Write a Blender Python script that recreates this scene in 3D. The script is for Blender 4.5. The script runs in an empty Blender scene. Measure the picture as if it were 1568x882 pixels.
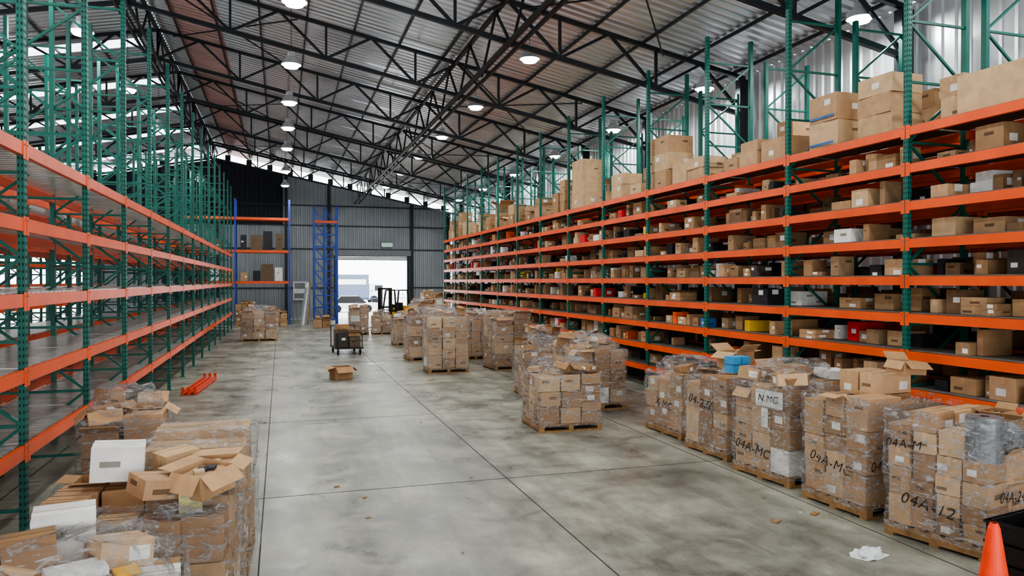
import bpy, math, random
from mathutils import Matrix, Vector, noise
R=math.radians
random.seed(7)
sc=bpy.context.scene
def lin(c):
    c=c/255.0
    return c/12.92 if c<=0.04045 else ((c+0.055)/1.055)**2.4
def rgb(r,g,b): return (lin(r),lin(g),lin(b),1)

# ------------------------------------------------------------ materials
def newmat(name):
    m=bpy.data.materials.new(name); m.use_nodes=True
    nt=m.node_tree
    return m,nt,nt.nodes['Principled BSDF']
def mat(name,col,rough=.5,metal=0,nscale=8,namt=.15,bump=0,coord='Object',detail=4):
    m,nt,b=newmat(name)
    tc=nt.nodes.new('ShaderNodeTexCoord'); n=nt.nodes.new('ShaderNodeTexNoise')
    n.inputs['Scale'].default_value=nscale; n.inputs['Detail'].default_value=detail
    nt.links.new(tc.outputs[coord],n.inputs['Vector'])
    mr=nt.nodes.new('ShaderNodeMapRange')
    mr.inputs['From Min'].default_value=.3; mr.inputs['From Max'].default_value=.7
    mr.inputs['To Min'].default_value=1-namt; mr.inputs['To Max'].default_value=1+namt
    nt.links.new(n.outputs['Fac'],mr.inputs['Value'])
    mx=nt.nodes.new('ShaderNodeVectorMath'); mx.operation='SCALE'
    mx.inputs[0].default_value=col[:3]
    nt.links.new(mr.outputs[0],mx.inputs['Scale'])
    nt.links.new(mx.outputs[0],b.inputs['Base Color'])
    b.inputs['Roughness'].default_value=rough; b.inputs['Metallic'].default_value=metal
    if bump:
        bp=nt.nodes.new('ShaderNodeBump'); bp.inputs['Strength'].default_value=bump; bp.inputs['Distance'].default_value=.02
        nt.links.new(n.outputs['Fac'],bp.inputs['Height']); nt.links.new(bp.outputs[0],b.inputs['Normal'])
    return m
def attrmat(name,rough=.8,nscale=6,namt=.14):
    m,nt,b=newmat(name)
    at=nt.nodes.new('ShaderNodeAttribute'); at.attribute_name='Col'
    tc=nt.nodes.new('ShaderNodeTexCoord'); n=nt.nodes.new('ShaderNodeTexNoise')
    n.inputs['Scale'].default_value=nscale; n.inputs['Detail'].default_value=6
    nt.links.new(tc.outputs['Object'],n.inputs['Vector'])
    mr=nt.nodes.new('ShaderNodeMapRange')
    mr.inputs['From Min'].default_value=.3; mr.inputs['From Max'].default_value=.7
    mr.inputs['To Min'].default_value=1-namt; mr.inputs['To Max'].default_value=1+namt
    nt.links.new(n.outputs['Fac'],mr.inputs['Value'])
    mx=nt.nodes.new('ShaderNodeVectorMath'); mx.operation='SCALE'
    nt.links.new(at.outputs['Color'],mx.inputs[0]); nt.links.new(mr.outputs[0],mx.inputs['Scale'])
    nt.links.new(mx.outputs[0],b.inputs['Base Color'])
    b.inputs['Roughness'].default_value=rough
    bp=nt.nodes.new('ShaderNodeBump'); bp.inputs['Strength'].default_value=.3; bp.inputs['Distance'].default_value=.03
    nt.links.new(n.outputs['Fac'],bp.inputs['Height']); nt.links.new(bp.outputs[0],b.inputs['Normal'])
    return m
M_BOX=attrmat('cardboard')
M_GREEN=mat('green_upright_paint',rgb(14,100,88),.45,0,3,.2)
M_ORANGE=mat('orange_beam_paint',rgb(238,92,38),.38,0,2,.12)
M_BLUE=mat('blue_upright_paint',rgb(45,75,165),.4,0,3,.15)
M_HOLE=mat('slot_dark',rgb(10,25,22),.8)
M_GALV=mat('galvanised_deck',rgb(200,204,200),.25,.6,5,.2)
M_BOARD=mat('shelf_board',rgb(104,98,90),.7,0,6,.2)
M_STEEL=mat('dark_truss_steel',rgb(38,43,50),.45,.2,3,.2)
M_WOOD=mat('pallet_wood',rgb(150,115,75),.8,0,9,.3,.2)
M_BLACK=mat('black_plastic',rgb(22,22,24),.45)
M_YELLOW=mat('yellow_paint',rgb(235,175,20),.35)
M_WHITE=mat('white_plastic',rgb(225,228,228),.5)
M_GREY=mat('grey_metal',rgb(120,124,126),.4,.5)
M_ROLL=mat('grey_film_roll',rgb(120,124,128),.25,.1,12,.3,.3)
M_INK=mat('marker_ink',rgb(20,20,24),.6)
M_CONE=mat('cone_orange',rgb(255,70,25),.45)
M_REDB=mat('red_beam_paint',rgb(215,72,40),.45)
M_TYRE=mat('tyre_rubber',rgb(25,25,25),.9)
M_JERRY=mat('oil_can_plastic',rgb(215,205,140),.35)
# stretch wrap
def wrapmat():
    m,nt,b=newmat('stretch_wrap')
    out=nt.nodes['Material Output']
    tr=nt.nodes.new('ShaderNodeBsdfTransparent'); mix=nt.nodes.new('ShaderNodeMixShader')
    b.inputs['Base Color'].default_value=(.86,.89,.92,1); b.inputs['Roughness'].default_value=.07
    b.inputs['Specular IOR Level'].default_value=1.0
    b.inputs['IOR'].default_value=1.7
    tc=nt.nodes.new('ShaderNodeTexCoord')
    def nz(sc_,rot,s,dist,rough):
        mp=nt.nodes.new('ShaderNodeMapping'); mp.inputs['Scale'].default_value=sc_; mp.inputs['Rotation'].default_value=rot
        n=nt.nodes.new('ShaderNodeTexNoise'); n.inputs['Scale'].default_value=s; n.inputs['Detail'].default_value=8; n.inputs['Distortion'].default_value=dist; n.inputs['Roughness'].default_value=rough
        nt.links.new(tc.outputs['Object'],mp.inputs[0]); nt.links.new(mp.outputs[0],n.inputs['Vector']); return n
    n=nz((3,3,5),(.5,.4,.3),2.4,1.6,.68)
    n2=nz((1.2,1.2,9),(.55,-.5,.2),3.6,.9,.65)
    def ramp(src,a,b_,lo,hi):
        cr=nt.nodes.new('ShaderNodeMapRange'); cr.inputs['From Min'].default_value=a; cr.inputs['From Max'].default_value=b_
        cr.inputs['To Min'].default_value=lo; cr.inputs['To Max'].default_value=hi
        nt.links.new(src.outputs['Fac'],cr.inputs['Value']); return cr
    r1=ramp(n,.50,.66,.10,.82); r2=ramp(n2,.54,.65,.0,.85)
    mx=nt.nodes.new('ShaderNodeMath'); mx.operation='MAXIMUM'
    nt.links.new(r1.outputs[0],mx.inputs[0]); nt.links.new(r2.outputs[0],mx.inputs[1])
    nt.links.new(mx.outputs[0],mix.inputs[0]); nt.links.new(tr.outputs[0],mix.inputs[1]); nt.links.new(b.outputs[0],mix.inputs[2])
    ad=nt.nodes.new('ShaderNodeMath'); ad.operation='ADD'
    nt.links.new(n.outputs['Fac'],ad.inputs[0]); nt.links.new(n2.outputs['Fac'],ad.inputs[1])
    bp=nt.nodes.new('ShaderNodeBump'); bp.inputs['Strength'].default_value=1; bp.inputs['Distance'].default_value=.1
    nt.links.new(ad.outputs[0],bp.inputs['Height']); nt.links.new(bp.outputs[0],b.inputs['Normal'])
    nt.links.new(mix.outputs[0],out.inputs['Surface'])
    return m
M_WRAP=wrapmat()
# concrete floor
def floormat():
    m,nt,b=newmat('polished_concrete')
    L=nt.links
    tc=nt.nodes.new('ShaderNodeTexCoord')
    def nz(s,d=6,dist=0,rough=.5,mp=None):
        n=nt.nodes.new('ShaderNodeTexNoise'); n.inputs['Scale'].default_value=s; n.inputs['Detail'].default_value=d
        n.inputs['Distortion'].default_value=dist; n.inputs['Roughness'].default_value=rough
        if mp:
            q=nt.nodes.new('ShaderNodeMapping'); q.inputs['Scale'].default_value=mp[0]; q.inputs['Rotation'].default_value=mp[1]
            L.new(tc.outputs['Object'],q.inputs[0]); L.new(q.outputs[0],n.inputs['Vector'])
        else: L.new(tc.outputs['Object'],n.inputs['Vector'])
        return n
    def mrange(src,a,b_,lo,hi):
        r=nt.nodes.new('ShaderNodeMapRange'); r.inputs['From Min'].default_value=a; r.inputs['From Max'].default_value=b_
        r.inputs['To Min'].default_value=lo; r.inputs['To Max'].default_value=hi; L.new(src,r.inputs['Value']); return r.outputs[0]
    def mul(a,b_):
        r=nt.nodes.new('ShaderNodeMath'); r.operation='MULTIPLY'; L.new(a,r.inputs[0]); L.new(b_,r.inputs[1]); return r.outputs[0]
    n1=nz(.6,5,.4,.55); n2=nz(1.6,9,.4,.7); n3=nz(28,4)
    n4=nz(1.3,8,.4,.68,((1,.16,1),(0,0,.10)))     # drag / tyre smears along aisle
    n7=nz(1.5,8,.4,.68,((1,.14,1),(0,0,-.5)))
    n5=nz(2.4,8,.5,.72,((1,.45,1),(0,0,-.8)))
    n6=nz(.8,3,.3,.5)
    cr=nt.nodes.new('ShaderNodeValToRGB')
    cr.color_ramp.elements[0].position=.38; cr.color_ramp.elements[0].color=rgb(98,98,90)
    cr.color_ramp.elements[1].position=.62; cr.color_ramp.elements[1].color=rgb(168,167,152)
    a=nt.nodes.new('ShaderNodeMath'); a.operation='MULTIPLY_ADD'; a.inputs[1].default_value=.5
    s=nt.nodes.new('ShaderNodeMath'); s.operation='MULTIPLY'; s.inputs[1].default_value=.5
    L.new(n1.outputs['Fac'],s.inputs[0]); L.new(n2.outputs['Fac'],a.inputs[0]); L.new(s.outputs[0],a.inputs[2])
    L.new(a.outputs[0],cr.inputs[0])
    k=mrange(n3.outputs['Fac'],0,1,.86,1.14)
    k=mul(k,mrange(n4.outputs['Fac'],.46,.66,1.04,.68))
    k=mul(k,mrange(n7.outputs['Fac'],.50,.66,1.02,.76))
    k=mul(k,mrange(n5.outputs['Fac'],.52,.72,1.0,.76))
    k=mul(k,mrange(n5.outputs['Fac'],.28,.44,1.2,1.0))
    mx=nt.nodes.new('ShaderNodeVectorMath'); mx.operation='SCALE'
    L.new(cr.outputs[0],mx.inputs[0]); L.new(k,mx.inputs['Scale'])
    L.new(mx.outputs[0],b.inputs['Base Color'])
    r=mrange(n2.outputs['Fac'],.35,.65,.27,.48)
    r=mul(r,mrange(n6.outputs['Fac'],.56,.66,1.0,.65))
    L.new(r,b.inputs['Roughness'])
    bp=nt.nodes.new('ShaderNodeBump'); bp.inputs['Strength'].default_value=.08; bp.inputs['Distance'].default_value=.01
    L.new(n3.outputs['Fac'],bp.inputs['Height']); L.new(bp.outputs[0],b.inputs['Normal'])
    return m
M_FLOOR=floormat()
M_JOINT=mat('floor_joint',rgb(55,55,52),.8)
M_ROOF=mat('roof_sheet_metal',rgb(212,218,226),.27,.68,.6,.15)
M_ROOFR=mat('roof_sheet_reflected_tint',rgb(212,172,168),.32,.6,.6,.15)  # orange reflection beside the ridge, painted as a reddish sheet colour
M_WALLD=mat('wall_sheet_grey',rgb(155,161,165),.5,.3,.6,.1)
M_WALLSHADE=mat('wall_sheet_backlit_shade',rgb(34,38,46),.6,.1,.6,.1)  # backlit shade of the upper left end wall, put into the sheet colour
M_WALLR=mat('wall_sheet_silver',rgb(218,222,225),.35,.35,.8,.1)
M_OUT=mat('outside_paving',rgb(210,208,200),.9)
def trans_mat():
    m,nt,b=newmat('skylight_and_glint_panel')
    out=nt.nodes['Material Output']
    t=nt.nodes.new('ShaderNodeBsdfTranslucent'); t.inputs[0].default_value=(.95,.96,1,1)
    tr=nt.nodes.new('ShaderNodeBsdfTransparent'); tr.inputs[0].default_value=(.6,.63,.65,1)
    mix=nt.nodes.new('ShaderNodeMixShader'); mix.inputs[0].default_value=.4
    nt.links.new(t.outputs[0],mix.inputs[1]); nt.links.new(tr.outputs[0],mix.inputs[2]); nt.links.new(mix.outputs[0],out.inputs['Surface'])
    return m
M_SKYGLINT=trans_mat()
def emat(name,c,s):
    m,nt,b=newmat(name); b.inputs['Emission Color'].default_value=c; b.inputs['Emission Strength'].default_value=s
    m.cycles.emission_sampling='NONE'; return m
M_LED=emat('led_lens',(.9,.97,1,1),12)
M_SHADE=mat('lamp_reflector',rgb(200,205,210),.3,.3)

# ------------------------------------------------------------ mesh builder
class MB:
    def __init__(s): s.v=[];s.f=[];s.m=[];s.c=[];s.mats=[];s.M=Matrix.Identity(4)
    def mi(s,m):
        if m not in s.mats: s.mats.append(m)
        return s.mats.index(m)
    def add(s,vs,fs,m,col=(1,1,1,1)):
        o=len(s.v); k=s.mi(m)
        for p in vs: s.v.append((s.M@Vector(p))[:])
        for f in fs: s.f.append([i+o for i in f]); s.m.append(k); s.c.append(col)
    def box(s,c,d,m,col=(1,1,1,1),rz=0,local=None,jit=0):
        x,y,z=d[0]/2,d[1]/2,d[2]/2
        vs=[(-x,-y,-z),(x,-y,-z),(x,y,-z),(-x,y,-z),(-x,-y,z),(x,-y,z),(x,y,z),(-x,y,z)]
        if jit: vs=[(p[0]-math.copysign(random.uniform(0,jit),p[0]),p[1]-math.copysign(random.uniform(0,jit),p[1]),p[2]-(random.uniform(0,jit) if p[2]>0 else 0)) for p in vs]
        if local is not None: T=Matrix.Translation(c)@local
        else: T=Matrix.Translation(c)@Matrix.Rotation(rz,4,'Z')
        vs=[(T@Vector(p))[:] for p in vs]
        s.add(vs,[(0,3,2,1),(4,5,6,7),(0,1,5,4),(1,2,6,5),(2,3,7,6),(3,0,4,7)],m,col)
    def bar(s,p,q,w,h,m,col=(1,1,1,1)):
        p=Vector(p);q=Vector(q);d=q-p;L=d.length
        z=d.normalized(); up=Vector((0,0,1)) if abs(z.z)<.95 else Vector((0,1,0))
        x=up.cross(z).normalized(); y=z.cross(x)
        T=Matrix(((x.x,y.x,z.x),(x.y,y.y,z.y),(x.z,y.z,z.z))).to_4x4()
        s.box((p+q)/2,(w,h,L),m,col,local=T)
    def cyl(s,p,q,r0,r1,m,n=12,col=(1,1,1,1),caps=True):
        p=Vector(p);q=Vector(q);z=(q-p).normalized(); up=Vector((0,0,1)) if abs(z.z)<.95 else Vector((0,1,0))
        x=up.cross(z).normalized(); y=z.cross(x)
        vs=[]
        for c,r in((p,r0),(q,r1)):
            for i in range(n):
                a=2*math.pi*i/n; vs.append((c+x*math.cos(a)*r+y*math.sin(a)*r)[:])
        fs=[(i,(i+1)%n,n+(i+1)%n,n+i) for i in range(n)]
        if caps: fs+= [tuple(range(n))[::-1],tuple(range(n,2*n))]
        s.add(vs,fs,m,col)
    def make(s,name,parent=None,smooth=False):
        me=bpy.data.meshes.new(name); me.from_pydata(s.v,[],s.f)
        for m in s.mats: me.materials.append(m)
        me.polygons.foreach_set('material_index',s.m)
        ca=me.color_attributes.new('Col','FLOAT_COLOR','CORNER')
        arr=[]
        for f,c in zip(s.f,s.c): arr+=list(c)*len(f)
        ca.data.foreach_set('color',arr)
        if M_WRAP in s.mats:
            wi=s.mats.index(M_WRAP)
            me.polygons.foreach_set('use_smooth',[k==wi for k in s.m])
        me.update()
        ob=bpy.data.objects.new(name,me); sc.collection.objects.link(ob)
        if parent: ob.parent=parent
        return ob

XR,XL,XRIDGE=12.2,-20.2,-4.0
YN,YF=-8.0,54.0
def zr(x): return 11.5-0.2*abs(x-XRIDGE)

# ------------------------------------------------------------ floor
b=MB(); b.box(((XL+XR)/2,(YN+YF)/2,-.1),(XR-XL,YF-YN,.2),M_FLOOR)
b.make('floor')
b=MB()
for x in (-.2,2.95,6.1,9.2,-3.3,-6.4,-9.5,-12.6,-15.7,-18.8):
    b.box((x,(YN+YF)/2,.0012),(.015,YF-YN,.002),M_JOINT)
for k in range(12):
    y=-6+5.1*k; b.box(((XL+XR)/2,y+.35,.0012),(XR-XL,.012,.002),M_JOINT)
b.make('floor_joint_lines')
b=MB(); b.box((0,YF+60,-.13),(240,119,.2),M_OUT); b.make('outside_ground')

# ------------------------------------------------------------ corrugated sheets
def corr(b,p0,along,up,L,H,m,pitch=.25,depth=.035,nrm=(0,0,1)):
    p0=Vector(p0);a=Vector(along);u=Vector(up);n=Vector(nrm)
    t=0
    prof=[(0,0),(.45,0),(.55,1),(.9,1),(1,0)]
    while t<L-1e-6:
        for j in range(4):
            t0=t+prof[j][0]*pitch;t1=t+prof[j+1][0]*pitch
            if t1>L: break
            for (h0a,h0b,h1a,h1b,mm) in (H(t0,t1) if callable(H) else [(0,0,H,H,m)]):
                mm=mm or m
                A=p0+a*t0+n*depth*prof[j][1]; B=p0+a*t1+n*depth*prof[j+1][1]
                b.add([(A+u*h0a)[:],(B+u*h0b)[:],(B+u*h1b)[:],(A+u*h1a)[:]],[(0,1,2,3)],mm)
        t+=pitch
sl=math.atan(.2)
cl=(XR-XRIDGE)/math.cos(sl)
def roof_side(sgn):
    b=MB()
    u=Vector((sgn*math.cos(sl),0,-math.sin(sl)))
    n=Vector((sgn*math.sin(sl),0,math.cos(sl)))
    def H(t0,t1):
        y=YN-.5+(t0)
        if sgn<0:
            k=(y%5.4)
            if 2.0<k<3.0: return [(0,0,.8,.8,M_ROOF),(.8,.8,cl-1.0,cl-1.0,M_SKYGLINT),(cl-1,cl-1,cl+.4,cl+.4,M_ROOF)]
            return [(0,0,cl+.4,cl+.4,M_ROOF)]
        else:
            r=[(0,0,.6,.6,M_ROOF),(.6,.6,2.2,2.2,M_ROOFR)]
            k=(y%2.7)
            if 1.2<k<1.36: return r+[(2.2,2.2,7.0,7.0,M_ROOF),(7.0,7.0,8.7,8.7,M_SKYGLINT),(8.7,8.7,cl+.4,cl+.4,M_ROOF)]  # narrow translucent slits added to imitate glints on the roof sheeting
            return r+[(2.2,2.2,cl+.4,cl+.4,M_ROOF)]
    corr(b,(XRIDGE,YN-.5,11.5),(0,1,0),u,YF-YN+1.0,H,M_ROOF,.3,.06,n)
    return b
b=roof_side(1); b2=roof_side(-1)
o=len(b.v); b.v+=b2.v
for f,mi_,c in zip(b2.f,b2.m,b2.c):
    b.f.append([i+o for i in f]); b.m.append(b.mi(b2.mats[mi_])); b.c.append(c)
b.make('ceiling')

b=MB()
corr(b,(XR,YN,0),(0,1,0),(0,0,1),YF-YN,lambda a,c:[(0,0,8.3,8.3,M_WALLR)],M_WALLR,.3,.04,(1,0,0)); b.make('wall_right')
b=MB()
corr(b,(XL,YN,0),(0,1,0),(0,0,1),YF-YN,lambda a,c:[(0,0,8.3,8.3,M_WALLD)],M_WALLD,.3,.04,(-1,0,0)); b.make('wall_left')
D=[(3.8,8.84,4.55),(-16.84,-11.8,4.55)]
def HF(t0,t1):
    out=[]
    xa=XL+t0;xb=XL+t1
    z0=0
    for (a,c,h) in D:
        if a-.05<(xa+xb)/2<c+.05: z0=h
    backlit=(xa<0.2)
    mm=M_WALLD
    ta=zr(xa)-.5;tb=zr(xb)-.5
    if backlit:
        out.append((z0,z0,6.6,6.6,mm)); out.append((6.6,6.6,ta,tb,M_WALLSHADE))
    else:
        out.append((z0,z0,ta,tb,mm))
    return out
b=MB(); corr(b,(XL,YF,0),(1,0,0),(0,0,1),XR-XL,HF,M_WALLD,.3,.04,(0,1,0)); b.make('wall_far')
b=MB()
def HN(t0,t1):
    x=XL+t0
    z0=0
    if -2<x<10 : z0=5.5
    if -17<x<-6: z0=5.5
    return [(z0,z0,zr(XL+t0)-.1,zr(XL+t1)-.1,M_WALLD)]
corr(b,(XL,YN,0),(1,0,0),(0,0,1),XR-XL,HN,M_WALLD,.3,.04,(0,-1,0)); b.make('wall_near')

def door(n,a,c,h):
    b=MB()
    b.box(((a+c)/2,YF-.22,h+.15),(c-a+.5,.3,.4),M_GREY)
    b.box((a-.08,YF-.1,h/2),(.16,.14,h),M_STEEL); b.box((c+.08,YF-.1,h/2),(.16,.14,h),M_STEEL)
    for k in range(4): b.box(((a+c)/2,YF-.06,h-.06-.09*k),(c-a,.03,.08),M_GREY)
    b.make('door_%d'%n)
for i,(a,c,h) in enumerate(D): door(i+1,a,c,h)
b=MB()
for x in (-18,-11.2,-7.4,-4,.4,3.3,9.2,11.9):
    b.box((x,YF-.16,(zr(x)-.6)/2),(.2,.2,zr(x)-.6),M_STEEL)
for z in (2.2,4.95,6.6,8.0):
    for (xa,xb) in ((XL+.3,-17.0),(-11.6,3.6),(9.0,12.0)) if z<4.9 else ((XL+.3,12.0),):
        b.box(((xa+xb)/2,YF-.05,z),(xb-xa,.06,.08),M_STEEL)
x=XL+.5
while x<XR:
    b.box((x,YF-.02,zr(x)-.3),(.35,.06,.4),M_STEEL); x+=1.36
b.make('trim_1')
# roof structure
b=MB()
TY=[1.0+5.4*k for k in range(10)]
for y in TY:
    for sgn,xe in((1,XR-.25),(-1,XL+.25)):
        n=12; x0=XRIDGE
        xs=[x0+(xe-x0)*i/n for i in range(n+1)]
        top=[(x,y,zr(x)-.16) for x in xs]; bot=[(x,y,zr(x)-1.15) for x in xs]
        b.bar(top[0],top[-1],.1,.1,M_STEEL); b.bar(bot[0],bot[-1],.11,.11,M_STEEL)
        for i in range(n+1):
            if i%2==0: b.bar(top[i],bot[i],.065,.065,M_STEEL)
        for i in range(n):
            b.bar(top[i] if i%2 else bot[i], bot[i+1] if i%2 else top[i+1],.07,.07,M_STEEL)
    for x in (XR-.3,XL+.3):
        b.box((x,y,4.05),(.3,.2,8.1),M_STEEL)
for gx in (XRIDGE,5.2,-13.2):
    zt=zr(gx)-.2; zb=zt-1.25
    for dx in (-.15,.15):
        b.bar((gx+dx,YN+.2,zb),(gx+dx,YF-.3,zb),.07,.08,M_STEEL)
    b.bar((gx,YN+.2,zt),(gx,YF-.3,zt),.1,.1,M_STEEL)
    k=0;y=YN+.3
    while y<YF-1.8:
        b.bar((gx,y,zt if k%2 else zb),(gx,y+1.35,zb if k%2 else zt),.055,.055,M_STEEL)
        y+=1.35;k+=1
x=XRIDGE+.7
while x<XR-.3:
    for xx in (x,2*XRIDGE-x):
        b.box((xx,(YN+YF)/2,zr(xx)-.07),(.045,YF-YN-.4,.08),M_STEEL)
    x+=1.36
for i in range(len(TY)-1):
    ya,yb=TY[i],TY[i+1]
    if i%2==0:
        for (xa,xb) in ((-3.5,.5),(5.6,9.5)):
            b.bar((xa,ya,zr(xa)-.25),(xb,yb,zr(xb)-.25),.035,.035,M_STEEL)
            b.bar((xa,yb,zr(xa)-.25),(xb,ya,zr(xb)-.25),.035,.035,M_STEEL)
b.make('roof_truss_structure')

# ------------------------------------------------------------ racks
def upright(b,x,y,h,m,slots,w=.09,d=.07):
    b.box((x,y,h/2),(d,w,h),m); b.box((x,y,.006),(d+.06,w+.06,.012),m)
    if slots:
        z=.1
        while z<h-.05:
            for o in(-.022,.022):
                b.box((x+slots*(d/2),y+o,z),(.004,.012,.03),M_HOLE)
                b.box((x+o*.8,y-w/2,z),(.012,.004,.03),M_HOLE)
            z+=.075
def rack(name,x0,x1,ys,levels,h,mu,slots=0,bh=.13,deck=None,deckmode='solid',mb=None):
    b=MB(); mb=mb or M_ORANGE
    s=-1 if x0<x1 else 1
    for i,y in enumerate(ys):
        upright(b,x0,y,h,mu,s*slots if y<30 else 0); upright(b,x1,y,h,mu,0)
        z=.25;k=0
        while z+.9<h:
            b.bar((x0,y,z),(x1,y,z),.035,.035,mu)
            b.bar((x0 if k%2 else x1,y,z),(x1 if k%2 else x0,y,z+.9),.035,.035,mu)
            z+=.9;k+=1
        b.bar((x0,y,z),(x1,y,z),.035,.035,mu)
    for i in range(len(ys)-1):
        ya,yb=ys[i]+.045,ys[i+1]-.045
        for z in levels:
            for xx,ss in((x0,s),(x1,-s)):
                b.box((xx+ss*.012,(ya+yb)/2,z),(.045,yb-ya,bh),mb)
                b.box((xx-ss*.02,(ya+yb)/2,z-.018),(.03,yb-ya,bh-.036),mb)
                for ye in (ya+.0,yb-.0):
                    b.box((xx+ss*.038,ye,z-.01),(.008,.07,.2),mb)
                    b.cyl((xx+ss*.04,ye,z+.045),(xx+ss*.048,ye,z+.045),.01,.01,M_GREY,6)
            if deck:
                xa=min(x0,x1)+.03; xe=max(x0,x1)-.03
                if deckmode=='solid':
                    b.box(((xa+xe)/2,(ya+yb)/2,z+bh/2+.011),(xe-xa,yb-ya,.018),deck)
                else:
                    n=int((yb-ya)/.17)
                    for j in range(n):
                        b.box(((xa+xe)/2,ya+(j+.5)*(yb-ya)/n,z+bh/2+.002),(xe-xa,.135,.02),deck)
    return b.make(name)
RY=[3.33+2.7*i for i in range(15)]
RL=[.49+.5525*i for i in range(9)]
rack('pallet_rack',8.88,9.98,RY,RL,8.0,M_GREEN,1,deck=M_BOARD)
rack('pallet_rack',10.38,11.48,RY,RL,7.6,M_GREEN,0,deck=M_BOARD)
LY=[3.68+2.7*i for i in range(16)]
LL=[.88+.805*i for i in range(5)]
rack('pallet_rack',-2.62,-3.72,LY,LL,8.0,M_GREEN,1,bh=.14,deck=M_GALV,deckmode='slat')
rack('pallet_rack',-4.12,-5.22,LY,LL,8.0,M_GREEN,0,bh=.14,deck=M_GALV,deckmode='slat')
rack('pallet_rack',-9.0,-10.1,LY[1:],LL,8.0,M_GREEN,0,bh=.14,deck=M_GALV,deckmode='slat')

# ------------------------------------------------------------ cartons
CB=[rgb(188,154,116),rgb(176,140,102),rgb(200,168,130),rgb(164,128,92),rgb(182,146,110),rgb(154,120,86)]
def cbcol(): 
    c=random.choice(CB); k=random.uniform(.85,1.12); return (c[0]*k,c[1]*k,c[2]*k,1)
WHT=rgb(228,228,224)
def carton(b,c,d,rz=0,col=None,detail=1,tilt=(0,0),jit=0):
    col=col or cbcol()
    T0=b.M.copy(); b.M=b.M@Matrix.Translation(c)@Matrix.Rotation(rz,4,'Z')@Matrix.Rotation(tilt[0],4,'X')@Matrix.Rotation(tilt[1],4,'Y')
    b.box((0,0,0),d,M_BOX,col,jit=jit)
    if detail:
        x,y,z=d[0]/2,d[1]/2,d[2]/2
        tc=(col[0]*1.18,col[1]*1.15,col[2]*1.05,1); dk=(col[0]*.35,col[1]*.33,col[2]*.3,1)
        b.box((0,0,z+.0012),(2*x+.004,.05,.002),M_BOX,tc)
        b.box((0,.026,z+.0025),(2*x,.004,.002),M_BOX,dk)
        b.box((-x-.0012,0,z-.04),(.002,.05,.08),M_BOX,tc); b.box((x+.0012,0,z-.04),(.002,.05,.08),M_BOX,tc)
        for face in ('-Y','X','-X'):
            r=random.random()
            w=min(.14,d[0]*.4) if face=='-Y' else min(.14,d[1]*.4); h=w*.7
            if h>d[2]*.6: h=d[2]*.6
            if r<.3: cc=WHT
            elif r<.6: cc=dk; h*=.45
            else: continue
            oz=random.uniform(-.25,.25)*d[2]
            if face=='-Y': b.box((random.uniform(-.25,.25)*d[0],-y-.0015,oz),(w,.002,h),M_BOX,cc)
            else:
                sx=1 if face=='X' else -1
                b.box((sx*(x+.0015),random.uniform(-.25,.25)*d[1],oz),(.002,w,h),M_BOX,cc)
    b.M=T0
def open_carton(b,c,d,rz=0,col=None,fill=True,tilt=(0,0),rng=(-60,50)):
    col=col or cbcol(); T0=b.M.copy(); b.M=b.M@Matrix.Translation(c)@Matrix.Rotation(rz,4,'Z')@Matrix.Rotation(tilt[0],4,'X')@Matrix.Rotation(tilt[1],4,'Y')
    x,y,z=d[0]/2,d[1]/2,d[2]/2; t=.006
    b.box((0,-y,0),(2*x,t,2*z),M_BOX,col); b.box((0,y,0),(2*x,t,2*z),M_BOX,col)
    b.box((-x,0,0),(t,2*y,2*z),M_BOX,col); b.box((x,0,0),(t,2*y,2*z),M_BOX,col)
    b.box((0,0,-z+.02),(2*x-.01,2*y-.01,.02),M_BOX,(col[0]*.8,col[1]*.8,col[2]*.8,1))
    if fill:
        b.box((0,0,z*.35),(2*x*.9,2*y*.85,.04),M_BOX,random.choice([WHT,col,rgb(90,80,70)]),rz=.1)
        for q in range(3): b.box((random.uniform(-x*.5,x*.5),random.uniform(-y*.5,y*.5),z*.6),(x*.5,y*.4,z*.5),M_BOX,random.choice([WHT,col,rgb(60,60,66),rgb(205,180,150)]),rz=random.uniform(0,3))
    fl=min(x,y)*.95
    c2=(col[0]*1.08,col[1]*1.08,col[2]*1.05,1)
    for sx,sy in((0,-1),(0,1),(-1,0),(1,0)):
        a=R(random.uniform(*rng))
        if sx==0:
            b.box((0,sy*(y+math.cos(a)*fl/2),z+math.sin(a)*fl/2),(2*x*.98,fl,.005),M_BOX,c2,local=Matrix.Rotation(a*sy,4,'X'))
        else:
            b.box((sx*(x+math.cos(a)*fl/2),0,z+math.sin(a)*fl/2),(fl,2*y*.98,.005),M_BOX,c2,local=Matrix.Rotation(-a*sx,4,'Y'))
    b.M=T0

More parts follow.
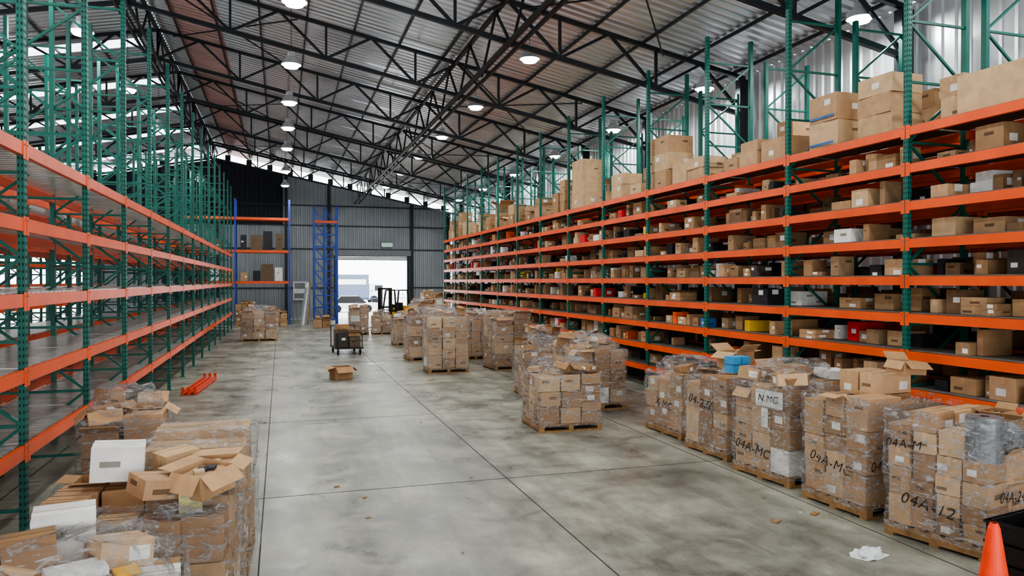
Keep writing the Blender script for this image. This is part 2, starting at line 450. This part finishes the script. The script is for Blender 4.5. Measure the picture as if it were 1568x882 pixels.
HERO=[(10.7,.66,.6,(.46,.46),.12),(9.5,.68,.62,(.33,.31,.30),.1),(8.3,.40,.5,(.36,.3),.35),
      (7.35,1.15,.75,(.52,),.05),(6.35,.5,.5,(.4,.4),.2),(12.0,.8,.7,(.42,),.1),(12.85,.6,.6,(.3,.22),.15),(13.6,.45,.5,(.3,),.2),
      (14.8,.7,.6,(.25,.25),.1),(15.6,.6,.6,(.5,),.15),(16.5,.85,.7,(.43,.42,.42),.1),(18.0,.6,.5,(.3,),.2),(18.9,.7,.6,(.38,.3),.1),
      (20.3,.6,.5,(.35,),.2),(21.7,.85,.7,(.75,.75),.08),(22.4,.3,.4,(.7,),.1)]
def shelf_goods(name,xface,s,ys,levels,clear,fill=.85,top=False,maxd=.5,seed=1,detail=True,hero=None):
    random.seed(seed); b=MB()
    for i in range(len(ys)-1):
        for li,z in enumerate(levels):
            zt=z+.065+.021
            y=ys[i]+.08+random.uniform(0,.15)
            istop=(li==len(levels)-1)
            if istop and (not top or (hero and ys[i]<22)): continue
            base=random.choice([.08,.15,.3,.4])
            f=fill*random.choice([1,1,.75])
            while y<ys[i+1]-.2:
                w=random.choice([random.uniform(.1,.25),random.uniform(.2,.5)])
                if istop: w=random.uniform(.4,.75)
                if y+w>ys[i+1]-.07: break
                if random.random()<(f if not istop else .85):
                    d=random.uniform(.25,maxd); off=base+random.uniform(-.04,.2)
                    if random.random()<.2: off=.06
                    h=random.uniform(.07,clear*.92)
                    r=random.random()
                    col=cbcol()
                    if r<.12: col=random.choice([rgb(45,42,42),rgb(30,32,36),rgb(70,62,56)])
                    elif r<.20: col=WHT
                    elif r<.22: col=rgb(210,40,45)
                    elif r<.24: col=rgb(50,110,190)
                    elif r<.255: col=rgb(235,95,30)
                    elif r<.27: col=rgb(230,185,40)
                    elif r<.45: k=.6; col=(col[0]*k,col[1]*k,col[2]*k,1)
                    if istop:
                        n=random.choice([1,1,2,2,3]); hz=zt; d=random.uniform(.45,.8); off=.05+random.uniform(0,.12)
                        hh=random.uniform(.25,.42)
                        for k in range(n):
                            cc=(xface+s*(off+d/2),y+w/2,hz+hh/2+.001)
                            if k==n-1 and random.random()<.2: open_carton(b,cc,(d*.9,w*.9,hh),random.uniform(-.08,.08),None,False)
                            else: carton(b,cc,(d,w-.01,hh-.004),random.uniform(-.05,.05),cbcol())
                            hz+=hh
                    else:
                        n=1
                        if h<clear*.42 and random.random()<.6: n=2
                        for k in range(n):
                            cc=(xface+s*(off+d/2),y+w/2,zt+h*(k+.5)+.001)
                            carton(b,cc,(d,w-.012,h-.003),random.uniform(-.09,.09) if w<.35 else 0,col,detail=1 if detail else 0)
                y+=w+random.choice([.005,.01,.03,.1,.22])
    if hero:
        zt=levels[-1]+.087
        for (y,w,d,hs,off) in hero:
            z=zt
            for k,h in enumerate(hs):
                col=random.choice([CB[0],CB[2],CB[4]])
                carton(b,(xface+off+d/2+random.uniform(0,.03),y+random.uniform(-.02,.02),z+h/2+.001),(d,w,h-.005),random.uniform(-.06,.06),col)
                if w>.5 and .45<h<.5: b.box((xface+off-.008,y,z+.08),(.003,w*.9,.04),M_BOX,rgb(70,110,170))
                z+=h
    return b.make(name)
shelf_goods('shelf_cartons',8.88,1,RY,RL,.39,.85,True,.6,11,True,HERO)
shelf_goods('shelf_cartons',10.38,1,RY,RL,.39,.9,True,.8,12,False)

# ------------------------------------------------------------ pallets with loads
def wrap_shell(b,w,d,z0,z1,seed,top=True,amp=.035):
    nu,nv=96,28
    hx,hy=w/2+.02,d/2+.02
    P=[];pts=[];seg=[];tot=0
    for i in range(nu):
        a=2*math.pi*i/nu
        c,s_=math.cos(a),math.sin(a)
        e=.16
        pts.append((math.copysign(abs(c)**e,c)*hx,math.copysign(abs(s_)**e,s_)*hy))
    for i in range(nu):
        l=math.dist(pts[i],pts[(i+1)%nu]); seg.append(l); tot+=l
    for k in range(nu):
        t=tot*k/nu; i=0
        while t>seg[i]: t-=seg[i]; i+=1
        p,q=pts[i],pts[(i+1)%nu]; f=t/seg[i]
        P.append((p[0]+(q[0]-p[0])*f,p[1]+(q[1]-p[1])*f))
    vs=[];fs=[]
    for j in range(nv+1):
        z=z0+(z1-z0)*j/nv
        for (x,y) in P:
            n=noise.noise(Vector((x*3+seed*7,y*3,z*5)))*amp
            n2=abs(noise.noise(Vector((x*9+seed,y*9,z*2))))*amp*.8
            n3=abs(noise.noise(Vector((x*14+z*9+seed,y*14-z*9,z*5))))*amp*.7
            k=1+(n+n2+n3+.012)/max(.3,math.hypot(x,y))
            if j==nv: k*=.96
            vs.append((x*k,y*k,z+(noise.noise(Vector((x*4,y*4,seed)))*.07 if j==nv else 0)))
    for j in range(nv):
        for i in range(nu):
            a=j*nu+i; c=j*nu+(i+1)%nu
            fs.append((a,c,c+nu,a+nu))
    if top:
        prev=nv*nu
        for rr,dz in((.85,.03),(.65,.04),(.4,.045),(.2,.04)):
            st=len(vs)
            for i,(x,y) in enumerate(P):
                vs.append((x*rr,y*rr,z1+dz+noise.noise(Vector((x*rr*5,y*rr*5,seed*3)))*.07))
            for i in range(nu): fs.append((prev+i,prev+(i+1)%nu,st+(i+1)%nu,st+i))
            prev=st
        vs.append((0,0,z1+.03)); cidx=len(vs)-1
        for i in range(nu): fs.append((prev+i,prev+(i+1)%nu,cidx))
    b.add(vs,fs,M_WRAP)
def wrap_drape(b,cx,cy,cz,sx,sy,sz,seed):
    """loose bunch of film over the top goods"""
    n=40;m=12;vs=[];fs=[]
    for j in range(m+1):
        ph=math.pi*.5*j/m
        for i in range(n):
            a=2*math.pi*i/n
            e=.55
            ca,sa=math.cos(a),math.sin(a)
            x=math.copysign(abs(ca)**e,ca);y=math.copysign(abs(sa)**e,sa)
            r=1+.18*noise.noise(Vector((ca*2+seed,sa*2,ph*3)))+.12*noise.noise(Vector((ca*7,sa*7+seed,ph*6)))
            vs.append((cx+sx*x*r*math.cos(ph)**.6,cy+sy*y*r*math.cos(ph)**.6,cz+sz*r*math.sin(ph)))
    for j in range(m):
        for i in range(n): fs.append((j*n+i,j*n+(i+1)%n,(j+1)*n+(i+1)%n,(j+1)*n+i))
    b.add(vs,fs,M_WRAP)
def wood_pallet(b,w,d):
    for i in range(3):
        b.box((-w/2+.05+(w-.1)*i/2,0,.075),(.09,d,.09),M_WOOD)
    n=7
    for i in range(n): b.box((0,-d/2+.05+(d-.1)*i/(n-1),.131),(w,.095,.02),M_WOOD)
    for y in(-d/2+.05,0,d/2-.05): b.box((0,y,.015),(w,.095,.028),M_WOOD)
def marker(parent,text,loc,face,size=.14,rot=0):
    cu=bpy.data.curves.new('marker_text','FONT'); cu.body=text; cu.size=size; cu.extrude=.0008; cu.shear=.25; cu.offset=-.001
    cu.align_x='CENTER'; cu.align_y='CENTER'; cu.space_character=1.1
    cu.materials.append(M_INK)
    o=bpy.data.objects.new('marker_text',cu); sc.collection.objects.link(o); o.parent=parent
    o.location=loc
    o.rotation_euler={'-Y':(R(90),rot,0),'-X':(R(90),rot,R(-90)),'X':(R(90),rot,R(90))}[face]
def load(name,x,y,w,d,h,rz=0,seed=0,nx=3,ny=3,wrap=True,wrap_top=None,whites=0,extras=3,texts=(),bh=(.24,.4),pallet=True,hi=None,special=None,opens=.22,drape=True):
    random.seed(seed*13+5); b=MB()
    if wrap_top is None: wrap_top=(extras==0)
    if pallet: wood_pallet(b,w,d)
    z0=.142 if pallet else .002
    cw,cd=(w-.03)/nx,(d-.03)/ny
    tops=[]
    for i in range(nx):
        for j in range(ny):
            cx=-w/2+.015+cw*(i+.5); cy=-d/2+.015+cd*(j+.5)
            target=h-random.choice([0,0,.03,.08,.16])-z0
            if hi and (i,j) in hi: target+=hi[(i,j)]
            n=max(1,round(target/random.uniform(*bh)))
            cuts=[random.uniform(.75,1.25) for _ in range(n)]; S=sum(cuts); z=z0
            for k in range(n):
                hh=target*cuts[k]/S
                col=cbcol()
                if random.random()<whites: col=WHT
                jx,jy=random.uniform(-.016,.016),random.uniform(-.016,.016)
                if k==n-1 and random.random()<opens:
                    open_carton(b,(cx+jx,cy+jy,z+hh/2),(cw-.05,cd-.05,hh-.01),random.uniform(-.06,.06),col)
                else:
                    carton(b,(cx+jx,cy+jy,z+hh/2+.001),(cw-random.uniform(.01,.03),cd-random.uniform(.01,.03),hh-.006),random.uniform(-.035,.035),col,jit=.004)
                z+=hh
            tops.append((cx,cy,z))
    for q in range(extras):
        cx,cy,z=random.choice(tops)
        hh=random.uniform(.08,.22); s1=random.uniform(.2,.4);s2=random.uniform(.18,.36)
        rz2=random.uniform(-.8,.8)
        fx=max(-w/2+.2,min(w/2-.2,cx)); fy=max(-d/2+.2,min(d/2-.2,cy))
        zz=max(t[2] for t in tops if abs(t[0]-fx)<cw and abs(t[1]-fy)<cd)
        tl=(random.uniform(-.18,.18),random.uniform(-.18,.18))
        r=random.random()
        col=WHT if r<.15 else None
        if random.random()<.3: open_carton(b,(fx,fy,zz+hh/2+.02),(s1,s2,hh),rz2,None,True,tl)
        else: carton(b,(fx,fy,zz+hh/2+.02),(s1,s2,hh),rz2,col,1,tl)
    if special: special(b)
    if wrap:
        wrap_shell(b,w,d,.1 if pallet else .02,h-.02,seed,wrap_top)
        if extras and drape: wrap_drape(b,0,0,h-.1,w*.47,d*.47,.34,seed*3.1)
    ob=b.make(name); ob.location=(x,y,0); ob.rotation_euler=(0,0,rz)
    for t in texts: marker(ob,*t)
    return ob
WP='wrapped_carton_pallet'
def sp1(b):
    b.cyl((-.36,-.37,.93),(-.36,-.37,1.37),.165,.165,M_ROLL,24); b.cyl((-.36,-.37,1.36),(-.36,-.37,1.373),.04,.04,M_BLACK,12)
    vs=[];fs=[];n=16
    for j in range(9):
        ph=math.pi*j/8
        for i in range(n):
            a=2*math.pi*i/n; r=.16*(1+.25*noise.noise(Vector((math.cos(a)*2,math.sin(a)*2,ph*2))))
            vs.append((.02+r*math.sin(ph)*math.cos(a),-.40+r*math.sin(ph)*math.sin(a),1.12+r*math.cos(ph)))
    for j in range(8):
        for i in range(n): fs.append((j*n+i,j*n+(i+1)%n,(j+1)*n+(i+1)%n,(j+1)*n+i))
    b.add(vs,fs,M_ROLL)
load(WP,6.86,5.98,1.15,1.05,1.36,R(14),1,3,4,extras=0,wrap_top=False,special=sp1,hi={(0,0):-.42,(1,0):-.38},texts=[('04A-12',(-.625,.05,.42),'-X',.17,.1),('04A-M',(-.625,.3,1.0),'-X',.13,-.05),('04A-24',(-.25,-.575,.6),'-Y',.15,.1)],bh=(.2,.32))
load(WP,6.8,7.25,1.12,1.0,1.36,R(4),2,2,3,extras=1,drape=False,hi={(1,2):.3,(1,1):.22,(0,2):.05},texts=[('04A-MC',(-.61,.0,.55),'-X',.17,.15),('04A-MC',(-.28,-.55,.62),'-Y',.15,-.05),('B11',(.3,-.53,1.3),'-Y',.13,.0)])
def sp3(b):
    b.box((-.600,-.2,1.12),(.004,.5,.22),M_BOX,WHT)
    b.box((-.600,-.12,.86),(.004,.12,.26),M_BOX,WHT)
load(WP,6.8,8.65,1.15,1.1,1.36,R(6),3,3,3,extras=5,hi={(2,2):.15,(1,2):.12},whites=.03,special=sp3,texts=[('04A-MC',(-.625,.1,.4),'-X',.18,.1),('N.MG',(-.625,-.2,1.12),'-X',.14,0),('MC',(-.3,-.60,.5),'-Y',.15,.1)])
def sp4(b):
    for k in range(4):
        b.box((-.12+.17*(k%2),-.12,1.33+.13*(k//2)),(.15,.22,.12),M_BOX,rgb(70,160,215) if k!=1 else rgb(230,235,240))
    open_carton(b,(.25,.3,1.42),(.42,.4,.26),.2)
load(WP,6.85,10.1,1.1,1.1,1.25,R(3),4,2,3,special=sp4,texts=[('04-27A',(-.60,.05,.8),'-X',.2,.15)],extras=0,wrap_top=False,opens=0)
load(WP,7.0,11.65,1.15,1.2,1.12,R(2),5,3,3,whites=.25,texts=[('X-MC',(-.625,-.1,.55),'-X',.2,.1)])
load(WP,4.98,12.85,1.2,1.1,1.05,R(-1),6,3,3,bh=(.18,.3),whites=.07,extras=4)
load(WP,6.35,14.65,1.15,1.1,1.3,R(5),7,3,3,whites=.03)
load(WP,5.95,16.6,1.15,1.1,1.15,R(-6),17,3,3,whites=.05,extras=4)
load(WP,7.3,17.0,1.1,1.1,1.2,R(8),18,3,3,extras=4)
load(WP,7.2,19.6,1.1,1.1,1.2,R(4),8,3,3)
load(WP,6.7,21.9,1.2,1.1,1.76,R(5),9,2,3,extras=0)
load(WP,4.72,21.7,1.2,1.1,1.66,R(-2),10,3,2,whites=.04,extras=2)
load(WP,4.7,25.2,1.15,1.1,1.55,R(4),11,3,3)
load(WP,6.35,25.0,1.1,1.1,1.5,R(4),12,3,3)
load(WP,5.1,31.2,1.1,1.1,1.15,R(4),13,3,3)
load(WP,6.3,29.0,1.1,1.1,1.45,R(4),14,3,3)
load(WP,6.9,33.0,1.1,1.1,1.35,R(4),15,3,3)
load(WP,3.75,37.8,.9,1.0,1.35,R(4),16,2,2,whites=.1)
load(WP,4.9,37.9,1.0,1.0,1.0,R(-4),19,2,2)
load(WP,7.2,39.0,1.2,1.2,1.5,R(3),20,3,3)
load(WP,-.9,35.3,1.5,1.2,1.35,R(0),21,3,3,whites=.05)
# left front group
def spA(b):
    carton(b,(-.02,.28,1.12),(.34,.28,.3),.1,WHT,1,(.1,0))
    carton(b,(.30,.05,1.05),(.3,.3,.16),.4,None,1,(-.1,.12))
    open_carton(b,(-.38,.1,1.02),(.42,.34,.14),-.5,None,True,(.05,-.1))
    b.box((.1,-.2,1.04),(.3,.2,.05),M_BOX,WHT,rz=.3)
    b.box((.36,-.25,1.02),(.12,.12,.02),M_YELLOW,rz=.3)
    wrap_drape(b,0,0,.9,.62,.5,.3,91)
load(WP,-1.24,4.95,1.3,1.0,.98,R(6),22,4,3,whites=.04,wrap_top=False,extras=2,special=spA,drape=False,texts=[('04A',(.2,-.53,.8),'-Y',.13,0)])
def spB(b):
    carton(b,(-.22,.05,1.31),(.36,.30,.26),R(10),WHT,1,(0,.06))
    b.box((.36,-.36,1.10),(.16,.1,.2),M_JERRY,rz=.2); b.cyl((.36,-.36,1.2),(.36,-.36,1.25),.025,.025,M_JERRY,10); b.bar((.31,-.36,1.24),(.42,-.36,1.24),.02,.02,M_JERRY)
    wrap_drape(b,.3,0,.98,.33,.46,.28,17)
load(WP,-.98,6.3,1.28,.95,1.12,R(-3),23,4,3,whites=.05,hi={(3,0):-.14},special=spB,wrap_top=False,extras=4,texts=[('052-30',(.42,-.52,.5),'-Y',.12,0)],drape=False)
load(WP,-.72,7.65,.9,1.0,1.27,R(-2),24,1,2,bh=(.5,.6),extras=0,opens=0,wrap_top=True,texts=[('04A-C',(.475,0,.9),'X',.15,0)])
load(WP,-1.6,8.95,.8,.95,1.3,R(4),25,2,2,extras=2)

# ------------------------------------------------------------ misc floor things
b=MB(); random.seed(9); open_carton(b,(0,0,.17),(.5,.42,.33),R(20),cbcol(),False,(0,0),(-70,20)); o=b.make('open_carton'); o.location=(1.6,20.9,0)
b=MB()
for k in range(3):
    b.box((.13*k-.13,0.03*k,.055),(.05,2.7,.11),M_REDB); b.box((.13*k-.13,0.03*k,.05),(.1,2.66,.03),M_REDB)
    for s in(-1,1): b.box((.13*k-.13,.03*k+s*1.35,.1),(.07,.01,.19),M_REDB)
o=b.make('loose_rack_beams'); o.location=(-1.95,20.2,0); o.rotation_euler=(0,0,R(-5))
b=MB(); random.seed(21)
b.box((0,0,.24),(1.0,1.5,.05),M_BLACK)
for sx in(-.4,.4):
    for sy in(-.6,.6):
        b.cyl((sx-.025,sy,.1),(sx+.025,sy,.1),.1,.1,M_TYRE,16); b.box((sx,sy,.18),(.07,.1,.08),M_GREY)
for sx in(-.45,.45):
    b.cyl((sx,.72,.26),(sx,.78,1.0),.018,.018,M_BLACK,8); b.cyl((sx,-.72,.26),(sx,-.72,.8),.018,.018,M_BLACK,8)
b.cyl((-.45,.78,1.0),(.45,.78,1.0),.018,.018,M_BLACK,8); b.cyl((-.45,-.72,.8),(.45,-.72,.8),.018,.018,M_BLACK,8)
b.cyl((-.45,-.72,.52),(.45,-.72,.52),.014,.014,M_BLACK,8)
for i,(px,py,w,d,h) in enumerate([(-.22,-.3,.4,.5,.5),(.22,-.35,.4,.45,.38),(0,.3,.75,.55,.6)]):
    carton(b,(px,py,.267+h/2),(w,d,h),0,rgb(105,92,75) if i else rgb(70,66,62))
open_carton(b,(.2,-.3,.76),(.4,.4,.2)); carton(b,(-.1,.3,.97),(.4,.4,.18),.3)
o=b.make('platform_trolley'); o.location=(2.35,28.2,0); o.rotation_euler=(0,0,R(5))
# forklift
b=MB()
b.box((0,.35,.55),(1.1,1.5,.55),M_YELLOW); b.box((0,1.05,.75),(1.12,.45,.95),M_YELLOW); b.box((0,1.25,.5),(1.0,.2,.6),M_BLACK)
b.box((0,-.25,.42),(1.05,.5,.3),M_YELLOW)
for sx in(-.48,.48):
    b.cyl((sx-.12,-.35,.32),(sx+.12,-.35,.32),.32,.32,M_TYRE,24); b.cyl((sx-.13,-.35,.32),(sx+.13,-.35,.32),.15,.15,M_YELLOW,16)
    b.cyl((sx-.1,.95,.26),(sx+.1,.95,.26),.26,.26,M_TYRE,24)
    b.bar((sx,-.3,.8),(sx*.9,.0,2.15),.07,.07,M_BLACK); b.bar((sx,1.15,1.2),(sx*.9,.95,2.15),.07,.07,M_BLACK)
    b.bar((sx*.9,.0,2.15),(sx*.9,.95,2.15),.07,.07,M_BLACK)
    b.box((sx*.75,-.78,1.15),(.13,.16,2.3),M_BLACK); b.box((sx*.55,-.72,1.2),(.07,.1,2.1),M_GREY)
    b.box((sx*.55,-1.35,.08),(.12,1.1,.045),M_BLACK); b.box((sx*.55,-.86,.35),(.12,.05,.58),M_BLACK)
for k in range(7): b.bar((-.43,.05+.14*k,2.16),(.43,.05+.14*k,2.16),.03,.03,M_BLACK)
for z in(.35,1.2,2.25): b.box((0,-.76,z),(.8,.08,.1),M_BLACK)
for z in(.3,.65,1.05): b.box((0,-.86,z),(.95,.04,.06),M_BLACK)
for k in range(5): b.box((-.4+.2*k,-.86,.85),(.03,.03,.4),M_BLACK)
b.box((0,.45,.95),(.5,.5,.12),M_BLACK); b.box((0,.72,1.2),(.5,.12,.45),M_BLACK)
b.cyl((0,-.1,.8),(0,.1,1.25),.03,.03,M_BLACK,8); b.cyl((0,.08,1.22),(0,.11,1.27),.18,.18,M_BLACK,20)
o=b.make('forklift'); o.location=(6.2,43.0,0); o.rotation_euler=(0,0,R(-40))
# cone
b=MB(); N=28
prof=[(.17,.03),(.165,.05),(.14,.06),(.1,.35),(.1,.36),(.045,.72),(.03,.76),(.02,.76)]
vs=[];fs=[]
for r_,z in prof:
    for i in range(N): a=2*math.pi*i/N; vs.append((r_*math.cos(a),r_*math.sin(a),z))
for j in range(len(prof)-1):
    for i in range(N): fs.append((j*N+i,j*N+(i+1)%N,(j+1)*N+(i+1)%N,(j+1)*N+i))
b.add(vs,fs,M_CONE,); b.box((0,0,.016),(.4,.4,.03),M_CONE)
o=b.make('traffic_cone'); o.location=(5.45,4.48,0)
b=MB()
for k in range(4):
    z=.17*k
    for (cx,cy,sx,sy) in((0,-.2,.6,.02),(0,.2,.6,.02),(-.3,0,.02,.4),(.3,0,.02,.4)):
        b.box((cx,cy,z+.09),(sx,sy,.15),M_BLACK); b.box((cx,cy,z+.155),(sx+.03 if sx>.1 else .05,sy+.03 if sy>.1 else .05,.02),M_BLACK)
    b.box((0,0,z+.012),(.58,.38,.02),M_BLACK)
o=b.make('black_crate_stack'); o.location=(6.05,4.62,0); o.rotation_euler=(0,0,R(10))
def crumple(name,loc,s,m,seed):
    b=MB(); n=24;mm=12;vs=[];fs=[]
    for j in range(mm+1):
        ph=math.pi*.5*j/mm
        for i in range(n):
            a=2*math.pi*i/n
            r=1+.5*noise.noise(Vector((math.cos(a)*2+seed,math.sin(a)*2,ph*2)))+.25*noise.noise(Vector((math.cos(a)*6,math.sin(a)*6+seed,ph*5)))
            vs.append((s[0]*r*math.cos(a)*math.cos(ph),s[1]*r*math.sin(a)*math.cos(ph),s[2]*r*math.sin(ph)+.002))
    for j in range(mm):
        for i in range(n): fs.append((j*n+i,j*n+(i+1)%n,(j+1)*n+(i+1)%n,(j+1)*n+i))
    b.add(vs,fs,m); o=b.make(name); o.location=loc
crumple('crumpled_plastic_film',(5.5,5.85,0),(.17,.11,.07),M_WHITE,2)
b=MB(); random.seed(44)
for k in range(60):
    x=random.uniform(-1.5,6.0); y=random.uniform(6,40); s=random.uniform(.02,.06)
    b.box((x,y,.005),(s,s*.7,.006),M_WHITE if random.random()<.5 else M_WOOD,rz=random.uniform(0,3))
for (x,y,s) in((.7,9.9,.07),(1.0,9.3,.05),(5.3,7.0,.12),(3.9,19.8,.2),(5.9,7.1,.13)): b.box((x,y,.008),(s,s*.5,.01),M_WOOD,rz=.5)
b.make('floor_litter')

# ------------------------------------------------------------ far end equipment
def rackX(name,xs,y0,y1,levels,h,mu,goods=True,seed=1,decks=True):
    b=MB(); random.seed(seed)
    for x in xs:
        for y in(y0,y1):
            b.box((x,y,h/2),(.1,.08,h),mu); b.box((x,y,.006),(.15,.13,.012),mu)
        z=.25;k=0
        while z+.7<h:
            b.bar((x,y0,z),(x,y1,z),.04,.04,mu); b.bar((x,y0 if k%2 else y1,z),(x,y1 if k%2 else y0,z+.7),.04,.04,mu); z+=.7;k+=1
    for i in range(len(xs)-1):
        for z in levels:
            for y in(y0,y1): b.box(((xs[i]+xs[i+1])/2,y,z),(xs[i+1]-xs[i]-.09,.05,.15),M_ORANGE)
            if decks: b.box(((xs[i]+xs[i+1])/2,(y0+y1)/2,z+.08),(xs[i+1]-xs[i]-.1,y1-y0-.06,.02),M_BOARD)
            if goods and z<5:
                x=xs[i]+.3
                while x<xs[i+1]-.5:
                    w=random.uniform(.3,.7);hh=random.uniform(.3,1.2)
                    carton(b,(x+w/2,y0+.4,z+.091+hh/2),(w,.6,hh),0,random.choice([cbcol(),rgb(110,90,70),WHT,rgb(50,50,55),rgb(70,70,75)])); x+=w+random.uniform(.02,.3)
    b.make(name)
rackX('blue_pallet_rack',[-5.6,-2.6,.55],47.8,48.9,[2.6,4.5,6.5],7.7,M_BLUE,seed=3)
# lattice scaffold tower
b=MB()
x0,x1,y0,y1,h=2.0,3.35,46.6,47.7,7.3
for x in(x0,x0+.62,x1-.0):
    for y in(y0,y1): b.box((x,y,h/2),(.1,.08,h),M_BLUE); b.box((x,y,.01),(.2,.2,.02),M_BLUE)
z=.3;k=0
while z+.75<h+.1:
    for y in(y0,y1):
        b.bar((x0,y,z),(x1,y,z),.05,.05,M_BLUE)
        b.bar((x0+.62,y,z),(x0,y,z+.75),.04,.04,M_BLUE)
        b.bar((x0+.62 if k%2 else x1,y,z),(x1 if k%2 else x0+.62,y,z+.75),.04,.04,M_BLUE)
    for x in(x0,x1):
        b.bar((x,y0,z),(x,y1,z),.05,.05,M_BLUE); b.bar((x,y0 if k%2 else y1,z),(x,y1 if k%2 else y0,z+.75),.045,.045,M_BLUE)
    z+=.75;k+=1
b.box(((x0+x1)/2,y0-.05,6.3),(x1-x0,.05,.14),M_ORANGE)
b.make('blue_scaffold_tower')
b=MB(); random.seed(8)
for k in range(6): b.bar((1.15+.08*k,46.2+.05*k,0.03),(1.5+.05*k,46.45+.05*k,2.3+.15*(k%3)),.12,.04,random.choice([M_GREY,M_WHITE,M_WOOD]))
b.make('leaning_planks')
b=MB(); b.box((0,0,0),(.9,.1,1.3),M_WHITE); b.box((0,-.06,.35),(.7,.02,.4),M_GREY); b.box((0,-.055,-.35),(.75,.02,.35),M_GREY)
o=b.make('electrical_cabinet'); o.location=(1.3,53.7,2.0)
load('scrap_carton_pile',2.3,44.2,1.0,.9,.5,0,31,2,2,wrap=False,pallet=False)
load('scrap_carton_pile',-.2,46.4,1.2,.9,.9,0,32,3,2,wrap=False,pallet=False)
load('scrap_carton_pile',-2.0,46.8,1.1,.9,1.3,0,36,3,2,wrap=False,pallet=False)
load('scrap_carton_pile',10.2,50.5,1.8,1.2,1.9,0,33,4,2,wrap=False,pallet=False,whites=.3)
load('scrap_carton_pile',8.7,47.6,1.2,1.0,1.5,0,34,3,2,wrap=False,pallet=False,whites=.4)
b=MB(); b.box((0,0,0),(.8,.04,.3),emat('exit_sign_green',(.1,.7,.35,1),.3)); b.box((0,.03,0),(.86,.04,.36),M_GREY); o=b.make('exit_sign'); o.location=(7.4,53.88,5.3)

# outside
b=MB()
for k in range(24):
    x=0+k*.6; b.cyl((x,72,-.03),(x,72,1.8),.02,.02,M_BLUE,6)
for z in(.3,1.0,1.75): b.cyl((0,72,z),(13.8,72,z),.025,.025,M_BLUE,8)
b.make('outside_fence')
b=MB(); 
b.box((0,0,2.1),(4.4,2.3,2.7),mat('truck_body_grey',rgb(90,105,125),.5)); b.box((0,-1.17,2.6),(3.8,.03,.6),M_WHITE); b.box((3.0,0,1.45),(1.5,2.2,1.9),M_WHITE); b.box((3.35,0,1.9),(.9,2.22,.6),M_BLACK)
for x in(-1.4,2.8):
    for y in(-1.05,1.05): b.cyl((x,y-.15,.5),(x,y+.15,.5),.5,.5,M_TYRE,20)
b.box((.5,0,.65),(5.4,1,.2),M_BLACK)
o=b.make('outside_truck'); o.location=(7.6,88,-.03)
b=MB()
b.box((0,0,.55),(4.2,1.7,.5),M_WHITE)
vs=[(-1.5,-.8,.8),(1.2,-.8,.8),(1.2,.8,.8),(-1.5,.8,.8),(-1.0,-.7,1.4),(.5,-.7,1.4),(.5,.7,1.4),(-1.0,.7,1.4)]
b.add(vs,[(0,1,5,4),(1,2,6,5),(2,3,7,6),(3,0,4,7)],M_BLACK); b.add(vs,[(4,5,6,7)],M_WHITE)
for x in(-1.3,1.3):
    for y in(-.8,.8): b.cyl((x,y-.1,.32),(x,y+.1,.32),.32,.32,M_TYRE,20)
o=b.make('parked_car'); o.location=(6.0,66,-.03)

# ------------------------------------------------------------ lamps
def highbay(x,y,z,power=120):
    b=MB(); N=24
    prof=[(.05,.36),(.11,.34),(.12,.22),(.18,.18),(.27,.0),(.26,0)]
    vs=[];fs=[]
    for r_,zz in prof:
        for i in range(N): a=2*math.pi*i/N; vs.append((r_*math.cos(a),r_*math.sin(a),zz))
    for j in range(len(prof)-1):
        for i in range(N): fs.append((j*N+i,j*N+(i+1)%N,(j+1)*N+(i+1)%N,(j+1)*N+i))
    b.add(vs,fs,M_SHADE)
    b.cyl((0,0,-.07),(0,0,.03),.18,.24,M_LED,24)
    b.cyl((0,0,.3),(0,0,zr(x)-.2-z),.008,.008,M_BLACK,6)
    o=b.make('high_bay_lamp'); o.location=(x,y,z)
    l=bpy.data.lights.new('lamp_light','AREA'); l.shape='DISK'; l.size=.42; l.energy=power; l.color=(.98,1,.98)
    lo=bpy.data.objects.new('lamp_light',l); sc.collection.objects.link(lo); lo.parent=o; lo.location=(0,0,-.075)
for y in(5.4,10.9,16.1,20.8,25.2,29.4,34,41,47.2): highbay(.3,y,8.5,118)
for y in(2,7.5,13,18.4,24,29.4,34.5,40,46): highbay(6.25,y,8.5,122)
for y in(1,6.5,12.1,17.8,23.6,29.3,35,41,47): highbay(11.1,y,7.95,118)
for y in(3,8,14,19.5,25,31,38,46): highbay(-4.4,y,8.5,92)
for y in(6,18,30,42): highbay(-12,y,8.3,110)

# ------------------------------------------------------------ world
w=bpy.data.worlds.new('World'); sc.world=w; w.use_nodes=True
bg=w.node_tree.nodes['Background']; bg.inputs[0].default_value=(.96,.98,1,1); bg.inputs[1].default_value=6.0

# camera
cd=bpy.data.cameras.new('Camera'); cd.lens=26; cd.sensor_width=36
co=bpy.data.objects.new('Camera',cd); sc.collection.objects.link(co); co.location=(0,0,2.7); co.rotation_euler=(R(90-.557),0,R(-17.4))
cd.clip_end=500
sc.camera=co
sc.view_settings.view_transform='AgX'
sc.view_settings.look='AgX - Medium High Contrast'
sc.view_settings.exposure=0.0
